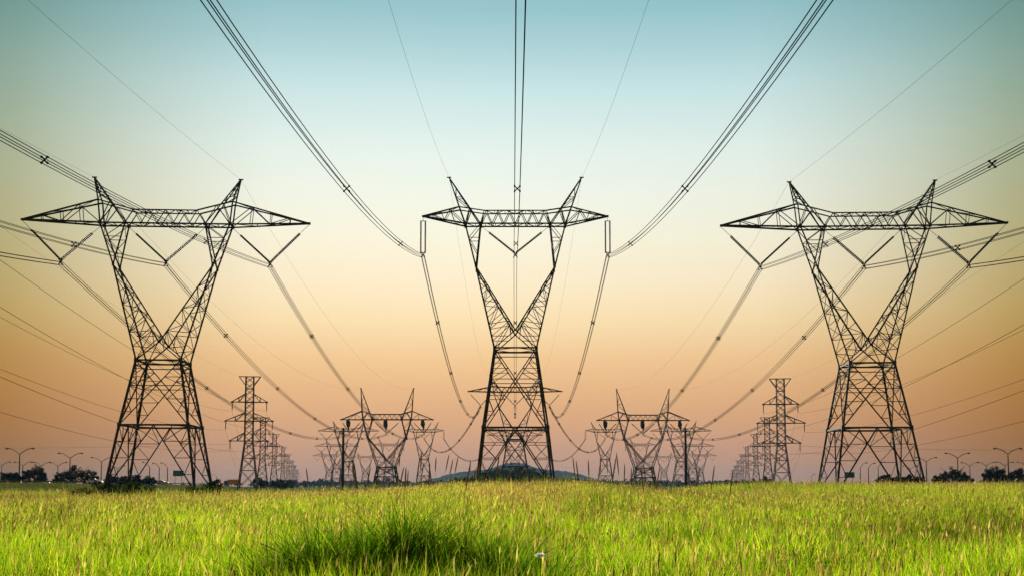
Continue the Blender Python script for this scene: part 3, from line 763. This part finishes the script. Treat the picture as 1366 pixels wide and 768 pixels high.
tree('bush', 285, 158, 3.2, 3.0, -.1, 'dark green bush at the inner foot of the left pylon', 'bushes at the left pylon', seed=8, n=2200, size=.1, mt='shrub_leaf', trunk=False, cat='bush')
tree('bush', 148, 150, 6.8, 3.1, -.2, 'dark spreading bush around the outer foot of the left pylon', 'bushes at the left pylon', seed=9, n=4200, size=.11, mt='shrub_leaf', trunk=False, lobes=[(-.3, 0, .4, .26, .5), (0, 0, .5, .28, .5), (.3, 0, .45, .25, .5)], cat='bush')
tree('bush', 182, 152, 5.6, 2.5, -.1, 'dark bush just inside the outer leg of left pylon', 'bushes at the left pylon', seed=10, n=2600, size=.1, mt='shrub_leaf', trunk=False, cat='bush')
tree('bush', 108, 150, 3.6, 1.5, -.1, 'low bright green bush outside the left pylon', 'bushes at the left pylon', seed=12, n=1800, size=.09, mt='shrub_leaf', trunk=False, cat='bush')
tree('bush', 258, 150, 4.6, 1.9, -.2, 'low green bush under the yellow sign by inner leg of left pylon', 'bushes at the left pylon', seed=13, n=1800, size=.09, mt='shrub_leaf', trunk=False, cat='bush')
for side in (0, 1):
    s = SD[side]; f = (lambda p: p) if side == 0 else (lambda p: 1371 - p)
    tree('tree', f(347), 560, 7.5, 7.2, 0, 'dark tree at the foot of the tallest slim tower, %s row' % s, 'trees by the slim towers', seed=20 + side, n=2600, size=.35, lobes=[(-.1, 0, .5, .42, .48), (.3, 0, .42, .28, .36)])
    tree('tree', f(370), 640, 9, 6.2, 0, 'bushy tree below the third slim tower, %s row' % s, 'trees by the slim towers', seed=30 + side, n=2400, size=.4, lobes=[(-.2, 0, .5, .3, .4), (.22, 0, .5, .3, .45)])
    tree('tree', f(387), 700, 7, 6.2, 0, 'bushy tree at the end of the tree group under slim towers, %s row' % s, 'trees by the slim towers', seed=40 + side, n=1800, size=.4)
    tree('bush', f(379), 500, 6.5, 3.2, 0, 'small round dark bush before the slim towers, %s row' % s, 'bushes by the slim towers', seed=50 + side, n=1500, size=.28, trunk=False, cat='bush')
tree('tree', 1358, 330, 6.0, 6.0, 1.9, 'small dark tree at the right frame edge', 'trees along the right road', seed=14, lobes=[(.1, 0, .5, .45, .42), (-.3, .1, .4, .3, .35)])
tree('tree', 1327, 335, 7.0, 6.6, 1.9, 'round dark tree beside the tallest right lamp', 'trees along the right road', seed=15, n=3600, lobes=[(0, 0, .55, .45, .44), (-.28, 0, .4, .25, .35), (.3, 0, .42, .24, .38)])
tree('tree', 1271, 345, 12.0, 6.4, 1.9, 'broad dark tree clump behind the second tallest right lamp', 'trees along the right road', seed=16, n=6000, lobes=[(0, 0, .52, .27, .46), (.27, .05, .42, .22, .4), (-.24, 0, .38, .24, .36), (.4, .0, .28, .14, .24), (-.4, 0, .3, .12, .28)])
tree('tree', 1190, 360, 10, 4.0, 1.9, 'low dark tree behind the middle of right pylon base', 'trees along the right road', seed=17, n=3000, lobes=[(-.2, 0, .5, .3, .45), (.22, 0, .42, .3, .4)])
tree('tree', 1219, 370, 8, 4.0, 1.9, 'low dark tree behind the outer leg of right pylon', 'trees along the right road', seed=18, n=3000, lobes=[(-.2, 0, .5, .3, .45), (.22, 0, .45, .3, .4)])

# far woods and hill
def woods(name, label, crowns, mt, size, per, seed):
    rs = np.random.RandomState(seed); Vs, Qs, off = [], [], 0
    for (x, y, z, w, h) in crowns:
        V, Q = leaf_cloud((x, y, z + h * .5), (w * .5, w * .5, h * .52), per, size, 9, rs); Vs.append(V); Qs.append(Q + off); off += len(V)
    o = np_mesh(name, np.concatenate(Vs), np.concatenate(Qs), M[mt]); tag(o, label, 'wood', None, 'stuff')
prof = [(596, 8), (613, 13), (642, 20), (666, 25), (689, 28), (701, 26), (724, 22), (739, 15), (769, 12), (780, 8)]
cr = []
for i in range(150):
    px = RS.uniform(596, 778); d = RS.uniform(560, 760); hp = np.interp(px, [p[0] for p in prof], [p[1] for p in prof])
    h = max(2.5, hp / F * d * RS.uniform(.82, 1.05)); cr.append((X_at(px, d), d, 0, h * RS.uniform(.55, .9), h + 1.0))
woods('wood', 'dark wood below the hill, seen between the legs of the central pylon', cr, 'wood_leaf', .55, 260, 60)
cr = []
for i in range(420):
    px = RS.uniform(360, 1010); d = RS.uniform(1250, 1700); h = RS.uniform(7.0, 10.5); cr.append((X_at(px, d), d, 0, h * RS.uniform(.9, 1.7), h))
for i in range(260):
    px = RS.uniform(-120, 1490); d = RS.uniform(1800, 2200); h = RS.uniform(8, 11); cr.append((X_at(px, d), d, 0, h * RS.uniform(1.0, 2.2), h))
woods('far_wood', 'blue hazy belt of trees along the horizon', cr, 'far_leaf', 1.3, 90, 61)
def hill():
    D = 3000.0; xs = np.linspace(-420, 420, 121); ys = np.linspace(-500, 500, 25)
    pf = np.array([(440, 0), (520, 2), (555, 5), (587, 13.5), (598, 18), (615, 20), (632, 23), (650, 25), (664, 28.5), (672, 33), (684, 33.6), (701, 33), (710, 28), (731, 24), (745, 23.2), (758, 21.5), (775, 17), (786, 13), (806, 8), (830, 5), (880, 2), (950, 0)], float)
    px = CX + F * xs / D; hh = np.interp(px, pf[:, 0], pf[:, 1]); hh = np.convolve(np.pad(hh, 2, 'edge'), np.ones(3) / 3, 'valid')[1:-1] * .94 / F * D + CZ
    Z = hh[None, :] * np.exp(-(ys / 260.0) ** 2)[:, None] + RS.normal(size=(25, 121)) * 1.1 - 2
    V = np.stack([np.repeat(xs[None], 25, 0), np.repeat(ys[:, None], 121, 1) + D, Z], -1).reshape(-1, 3)
    i = np.arange(24)[:, None] * 121 + np.arange(120)[None]; Q = np.stack([i, i + 1, i + 122, i + 121], -1).reshape(-1, 4)
    o = np_mesh('hill', V, Q, mat('wooded_hill', (0.034, 0.046, 0.046), 1.0, 0, 0.4, 0.02, spec=0)); o['kind'] = 'structure'  # base colour made paler and bluer: distance haze put into the hill's colour
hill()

# ------------------------------------------------------------------ meadow grass
def blade_mesh(P, h, w, lean, az, segs, colr, curve=0.35):
    """P base points (n,3); returns V, T, C"""
    n = len(P); d = np.stack([np.cos(az), np.sin(az)], -1)                # bend direction
    fa = RS.rand(n) * np.pi; sd_ = np.stack([np.cos(fa), np.sin(fa)], -1)   # width direction
    rows = []
    for k in range(segs + 1):
        t = k / segs; b = lean * (t * (1 - curve) + curve * t * t * 1.6) * h
        c = P + np.stack([d[:, 0] * b, d[:, 1] * b, h * t * np.sqrt(np.maximum(0.2, 1 - (lean * t) ** 2 * .6))], -1)
        ww = w * (1 - t) ** 0.6 * (1.0 if k else .8)
        if k < segs:
            o = np.stack([sd_[:, 0] * ww / 2, sd_[:, 1] * ww / 2, np.zeros(n)], -1); rows += [c - o, c + o]
        else: rows += [c]
    m = 2 * segs + 1; V = np.stack(rows, 1).reshape(-1, 3); base = np.arange(n)[:, None] * m; T = []
    for k in range(segs - 1): T += [[2 * k, 2 * k + 1, 2 * k + 3], [2 * k, 2 * k + 3, 2 * k + 2]]
    T += [[2 * segs - 2, 2 * segs - 1, 2 * segs]]
    T = (base[:, None, :] + np.array(T)[None]).reshape(-1, 3)
    return V, T, np.repeat(colr, m, 0)
def spindle_mesh(P, ln, w, lean, az, colr):
    n = len(P); d = np.stack([np.cos(az) * lean, np.sin(az) * lean, np.sqrt(1 - lean ** 2)], -1)
    a = RS.rand(n) * 6.28; s1 = np.stack([np.cos(a), np.sin(a), 0 * a], -1); s2 = np.stack([-np.sin(a), np.cos(a), 0 * a], -1)
    mid = P + d * (ln * .4)[:, None]; W = (w / 2)[:, None]; e = P + d * ln[:, None]
    V = np.stack([P, mid + s1 * W, e, mid - s1 * W, P, mid + s2 * W, e, mid - s2 * W], 1).reshape(-1, 3)
    T = np.array([[0, 1, 2], [0, 2, 3], [4, 5, 6], [4, 6, 7]])
    return V, (np.arange(n)[:, None, None] * 8 + T[None]).reshape(-1, 3), np.repeat(colr, 8, 0)
def patch(x, y, s, seed):
    r = np.random.RandomState(seed); v = 0
    for k in range(7):
        a = r.rand() * 6.28; f = s * (0.5 + 1.6 * r.rand()); v = v + np.sin((x * np.cos(a) + y * np.sin(a)) * f + r.rand() * 6.28)
    return np.clip(0.5 + v / 7.0, 0, 1)
def dryness(x, y):
    """tan dry grass around the central pylon and on the crests"""
    px = CX + F * x / np.maximum(y, 1)
    c = np.exp(-((px - 688) / 75.0) ** 4) * sstep(38, 75, y)
    return np.clip(c, 0, 1)
GREEN = np.array([[0.085, 0.195, 0.006], [0.145, 0.250, 0.008], [0.205, 0.262, 0.012], [0.042, 0.096, 0.007], [0.280, 0.265, 0.050]])
TAN = np.array([[0.300, 0.240, 0.095], [0.220, 0.160, 0.075], [0.380, 0.320, 0.140], [0.130, 0.085, 0.050]])
def scatter(y0, y1, dens):
    n = int(0.52 * (y1 ** 2 - y0 ** 2) * dens)
    y = np.sqrt(RS.uniform(y0 ** 2, y1 ** 2, n)); x = RS.uniform(-.52, .52, n) * y + RS.uniform(-1, 1, n) * 1.0
    return x, y
parts = []; off = 0
def push(V, T, C):
    global off
    parts.append((V, T + off, C)); off += len(V)
def meadow(y0, y1, dens, w, segs, sdens, sw):
    x, y = scatter(y0, y1, dens); n = len(x)
    pt = patch(x, y, .55, 3) * .6 + patch(x, y, 1.9, 5) * .4; dr = dryness(x, y)
    u = RS.rand(n)
    w0 = np.stack([.34 * (1 - pt) + .15, .34 + 0 * pt, .12 + .55 * pt, .22 * (1.2 - pt), .07 + .16 * pt], -1); w0 = np.cumsum(w0 / w0.sum(1)[:, None], 1)
    idx = (u[:, None] > w0).sum(1).clip(0, 4); c = GREEN[idx] * RS.uniform(.5, 1.75, (n, 1)) * (.7 + .65 * patch(x, y, 2.6, 31))[:, None]
    dm = RS.rand(n) < dr * .85; c[dm] = (TAN[RS.randint(0, 3, n)] * np.array([1.3, 1.25, 1.0]))[dm] * RS.uniform(.7, 1.1, (n, 1))[dm]
    h = RS.uniform(.26, .80, n) * (.62 + .7 * patch(x, y, 1.5, 9)); h = np.where(dr > .5, h * .65, h)
    tus = ((x + 1.25) / 1.75) ** 2 + ((y - 12.8) / 2.1) ** 2 < .9
    k = ~tus | (RS.rand(n) < .22); x, y, h, c = x[k], y[k], h[k], c[k]; n = len(x)
    V, T, C = blade_mesh(np.stack([x, y, H(x, y) - .03], -1), h, w * RS.uniform(.6, 1.3, n), RS.uniform(.05, .55, n), RS.uniform(0, 6.28, n), segs, c); push(V, T, C)
    if y0 > 20:                                            # scattered tall weeds
        x, y = scatter(y0, y1, 1.3); k = RS.rand(len(x)) < np.clip(patch(x, y, .35, 51) * 2.4 - 1.25, 0, 1); x, y = x[k], y[k]; n = len(x)
        c = np.concatenate([GREEN, TAN])[RS.randint(0, 9, n)] * RS.uniform(.35, 1.0, (n, 1))
        for rpt in range(3):
            hh = RS.uniform(.75, 1.65, n) * (.7 + .3 * (y > 40)); xx = x + RS.normal(0, .12, n); yy = y + RS.normal(0, .12, n)
            V, T, C = blade_mesh(np.stack([xx, yy, H(xx, yy)], -1), hh, w * RS.uniform(.8, 1.6, n), RS.uniform(.05, .45, n), RS.uniform(0, 6.28, n), segs, c); push(V, T, C)
    # seeding stalks
    x, y = scatter(y0, y1, sdens); n = len(x); keep = (RS.rand(n) < (.35 + .9 * patch(x, y, .7, 21))) & ((((x + 1.25) / 1.75) ** 2 + ((y - 12.8) / 2.1) ** 2 > .9) | (RS.rand(n) < .12)); x = x[keep]; y = y[keep]; n = len(x); dr = dryness(x, y)
    hs = RS.uniform(.42, .86, n) * np.where(dr > .5, .75, 1); ln = RS.uniform(.07, .19, n); le = RS.uniform(.02, .30, n); a = RS.normal(0.35, 1.1, n)
    z = H(x, y); P = np.stack([x, y, z], -1); hs = np.where(RS.rand(n) < .06, hs * 1.45, hs); c = TAN[RS.randint(0, 4, n)] * RS.uniform(.7, 1.25, (n, 1))
    V, T, C = blade_mesh(P, hs, np.full(n, sw * .38), le, a, 2 if segs > 1 else 1, c * np.array([1.0, 1.15, .6]), 0.0); push(V, T, C)
    tip = P + np.stack([np.cos(a) * le * hs, np.sin(a) * le * hs, hs * np.sqrt(np.maximum(.2, 1 - le ** 2 * .6))], -1) * .97
    V, T, C = spindle_mesh(tip, ln, sw * RS.uniform(.7, 1.3, n), np.clip(le * 1.5, 0, .8), a, c); push(V, T, C)
meadow(7.5, 16, 540, .0135, 4, 19, .016)
meadow(16, 32, 200, .020, 3, 16, .020)
meadow(32, 65, 66, .031, 2, 10, .028)
meadow(65, 125, 22, .046, 1, 6.5, .038)
meadow(125, 200, 8, .07, 1, 1.6, .05)
Vm = np.concatenate([p[0] for p in parts]); Tm = np.concatenate([p[1] for p in parts]); Cm = np.concatenate([p[2] for p in parts])
g = np_mesh('meadow_grass', Vm, Tm, M['grass'], Cm); tag(g, 'bright yellow-green meadow of long grass with tan seed heads', 'grass', None, 'stuff')
print('grass tris', len(Tm))
# lush tussock in front
nt_ = 165; rr_ = np.sqrt(RS.rand(nt_)); th = RS.rand(nt_) * 6.28                     # many small clumps with dark gaps between
tx_ = -1.25 + rr_ * np.cos(th) * 1.75; ty_ = 12.8 + rr_ * np.sin(th) * 2.1
kp = ((tx_ + .72) / .34) ** 2 + ((ty_ - 12.2) / .75) ** 2 > 1; tx_, ty_, rr_, th = tx_[kp], ty_[kp], rr_[kp], th[kp]
m_ = 54; n = len(tx_) * m_; th_c = RS.rand(len(tx_)) * .6 + .7; hc = RS.uniform(.65, 1.15, len(tx_)) * (1.02 - .2 * rr_)
ba = RS.rand(n) * 6.28; br_ = RS.rand(n) * .13
x = np.repeat(tx_, m_) + np.cos(ba) * br_; y = np.repeat(ty_, m_) + np.sin(ba) * br_
c = np.array([[0.070, 0.180, 0.007], [0.120, 0.245, 0.009], [0.022, 0.068, 0.006], [0.19, 0.28, 0.018]])[RS.randint(0, 4, n)] * (RS.uniform(.5, 1.15, n) * np.repeat(th_c, m_))[:, None]
V, T, C = blade_mesh(np.stack([x, y, H(x, y) - .03], -1), RS.uniform(.5, .95, n) * np.repeat(hc, m_), .019 * RS.uniform(.5, 1.3, n), RS.uniform(.1, .95, n), ba + RS.normal(0, .5, n), 5, c, .65)
o = np_mesh('grass_tussock', V, T, M['tussock'], C); tag(o, 'lush dark green tussock of long arching grass in the foreground', 'grass')

# rough dark grass on the road banks beyond the meadow
n = 42000; y = RS.uniform(128, 290, n); x = RS.uniform(-.52, -.20, n) * y; k = RS.rand(n) < .3; x = np.where(k, -x, x)
dk = patch(x, y, .12, 41); c = np.array([[0.030, 0.045, 0.010], [0.050, 0.060, 0.014], [0.075, 0.070, 0.022]])[np.clip((dk * 2 + RS.rand(n)).astype(int), 0, 2)] * RS.uniform(.6, 1.3, (n, 1))
V, T, C = blade_mesh(np.stack([x, y, H(x, y) - .05], -1), RS.uniform(.2, .7, n) * (.5 + dk), .10 * RS.uniform(.6, 1.4, n), RS.uniform(.05, .6, n), RS.uniform(0, 6.28, n), 1, c)
o = np_mesh('roadside_grass', V, T, M['tussock'], C); tag(o, 'dull dark green rough grass on the banks below the highway', 'grass', None, 'stuff')

# tall seed stalks that stand up against the sky
def make_stalk(hh, ln, bend):
    root = empty('seed_stalk'); q = MB(); b = bend
    for y_ in (0, 1):
        o_ = (.0017, 0, 0) if y_ == 0 else (0, .0017, 0); pc = [(0, 0, 0), (b * .2, 0, hh * .5), (b, 0, hh)]
        q.add([tuple(p[i] + k * o_[i] for i in range(3)) for p in pc for k in (-1, 1)], [(0, 1, 3, 2), (2, 3, 5, 4)])
    q.build('stem', M['stem'], root)
    q = MB(); dx = b / hh * 1.6
    q.tube([(b, 0, hh - .01), (b + dx * ln * .2, 0, hh + ln * .2), (b + dx * ln * .55, 0, hh + ln * .55), (b + dx * ln * .85, 0, hh + ln * .85), (b + dx * ln, 0, hh + ln)], [.003, .0062, .0070, .005, .0012], 6); q.build('seed_head', M['seed'], root, True)
    return root
protos = [make_stalk(1.30, .16, .04), make_stalk(1.28, .20, .16), make_stalk(1.28, .14, -.05), make_stalk(1.30, .18, -.12)]
SK = [(557, 602, 0), (577, 609, 0), (578.5, 605, 0), (583, 612, 1), (590, 608, 1), (601, 620, 1), (613, 622, 0), (618, 614, 0), (623, 612, 0), (536, 622, 0), (541, 626, 0), (546, 616, 0), (487, 622, 0), (482, 628, 2), (497, 620, 0), (471, 622, 0), (422, 630, 2), (428, 626, 3), (637, 606, 0), (515, 622, 0), (462, 612, 0), (567, 617, 0), (529, 604, 0)]
SKR = [(779, 611, 3), (785, 616, 3), (791, 613, 2), (795, 608, 0), (805, 611, 2), (814, 609, 2), (827, 618, 0), (831, 628, 0), (836, 623, 0), (838, 606, 0), (856, 622, 0), (874, 624, 0), (884, 628, 2), (890, 632, 0), (901, 632, 0), (912, 620, 0), (951, 626, 1), (956, 634, 2), (927, 620, 0), (865, 634, 0)]
fst = set()
for sd_, lst in ((0, SK), (1, SKR)):
    for px, ty, k in lst:
        if ty >= 627: continue
        k = k if k or RS.rand() < .35 else int(RS.choice([0, 1, 2, 3]))
        d = RS.uniform(9.5, 15.0); pr = protos[k]; o = pr if k not in fst else copy_tree(pr); fst.add(k)
        x = X_at(px, d); top = Z_at(ty, d); hz = (1.30 + .16) if k == 0 else (1.48 if k == 1 else (1.42 if k == 2 else 1.46))
        g_ = Hf(x, d) - .03; o.scale = (1, 1, (top - g_) / hz); o.location = (x, d, g_); o.rotation_euler = (0, 0, RS.uniform(-.4, .4))
        tag(o, 'tall grass stalk with dark seed head against the sky %s of the central pylon' % SD[sd_], 'grass stalk', 'tall seed stalks %s of the central pylon' % SD[sd_])
# white flower
fl = empty('wild_flower', (X_at(720, 10.4), 10.4, Hf(X_at(720, 10.4), 10.4))); tag(fl, 'single white umbel flower in the foreground grass right of centre', 'flower')
zt = Z_at(738, 10.4) - fl.location.z
q = MB(); q.tube([(0, 0, 0), (.01, 0, zt * .5), (0, 0, zt)], [.005, .004, .003], 5); q.build('stem', M['stem'], fl)
P = np.random.RandomState(5).normal(size=(320, 3)) * np.array([.018, .018, .007]) + np.array([0, 0, zt]); V, Q = leaf_quads(P, .007, np.random.RandomState(6)); np_mesh('flower_head', V, Q, M['petal'], None, fl)

# ------------------------------------------------------------------ air
def haze():
    q = MB(); q.box((0, 2170, 29.0), (5600, 4500, 62.0)); o = q.build('haze', None); o.data.materials.clear()
    m = bpy.data.materials.new('haze_air'); m.use_nodes = True; nt = m.node_tree; nt.nodes.clear()
    v = nt.nodes.new('ShaderNodeVolumePrincipled'); v.inputs['Density'].default_value = 7.5e-5; v.inputs['Color'].default_value = (0.085, 0.15, 0.24, 1); v.inputs['Anisotropy'].default_value = 0.2
    out = nt.nodes.new('ShaderNodeOutputMaterial'); nt.links.new(v.outputs[0], out.inputs['Volume']); o.data.materials.append(m)
    o['kind'] = 'stuff'; o['label'] = 'thin evening haze over the plain'; o['category'] = 'haze'
haze()
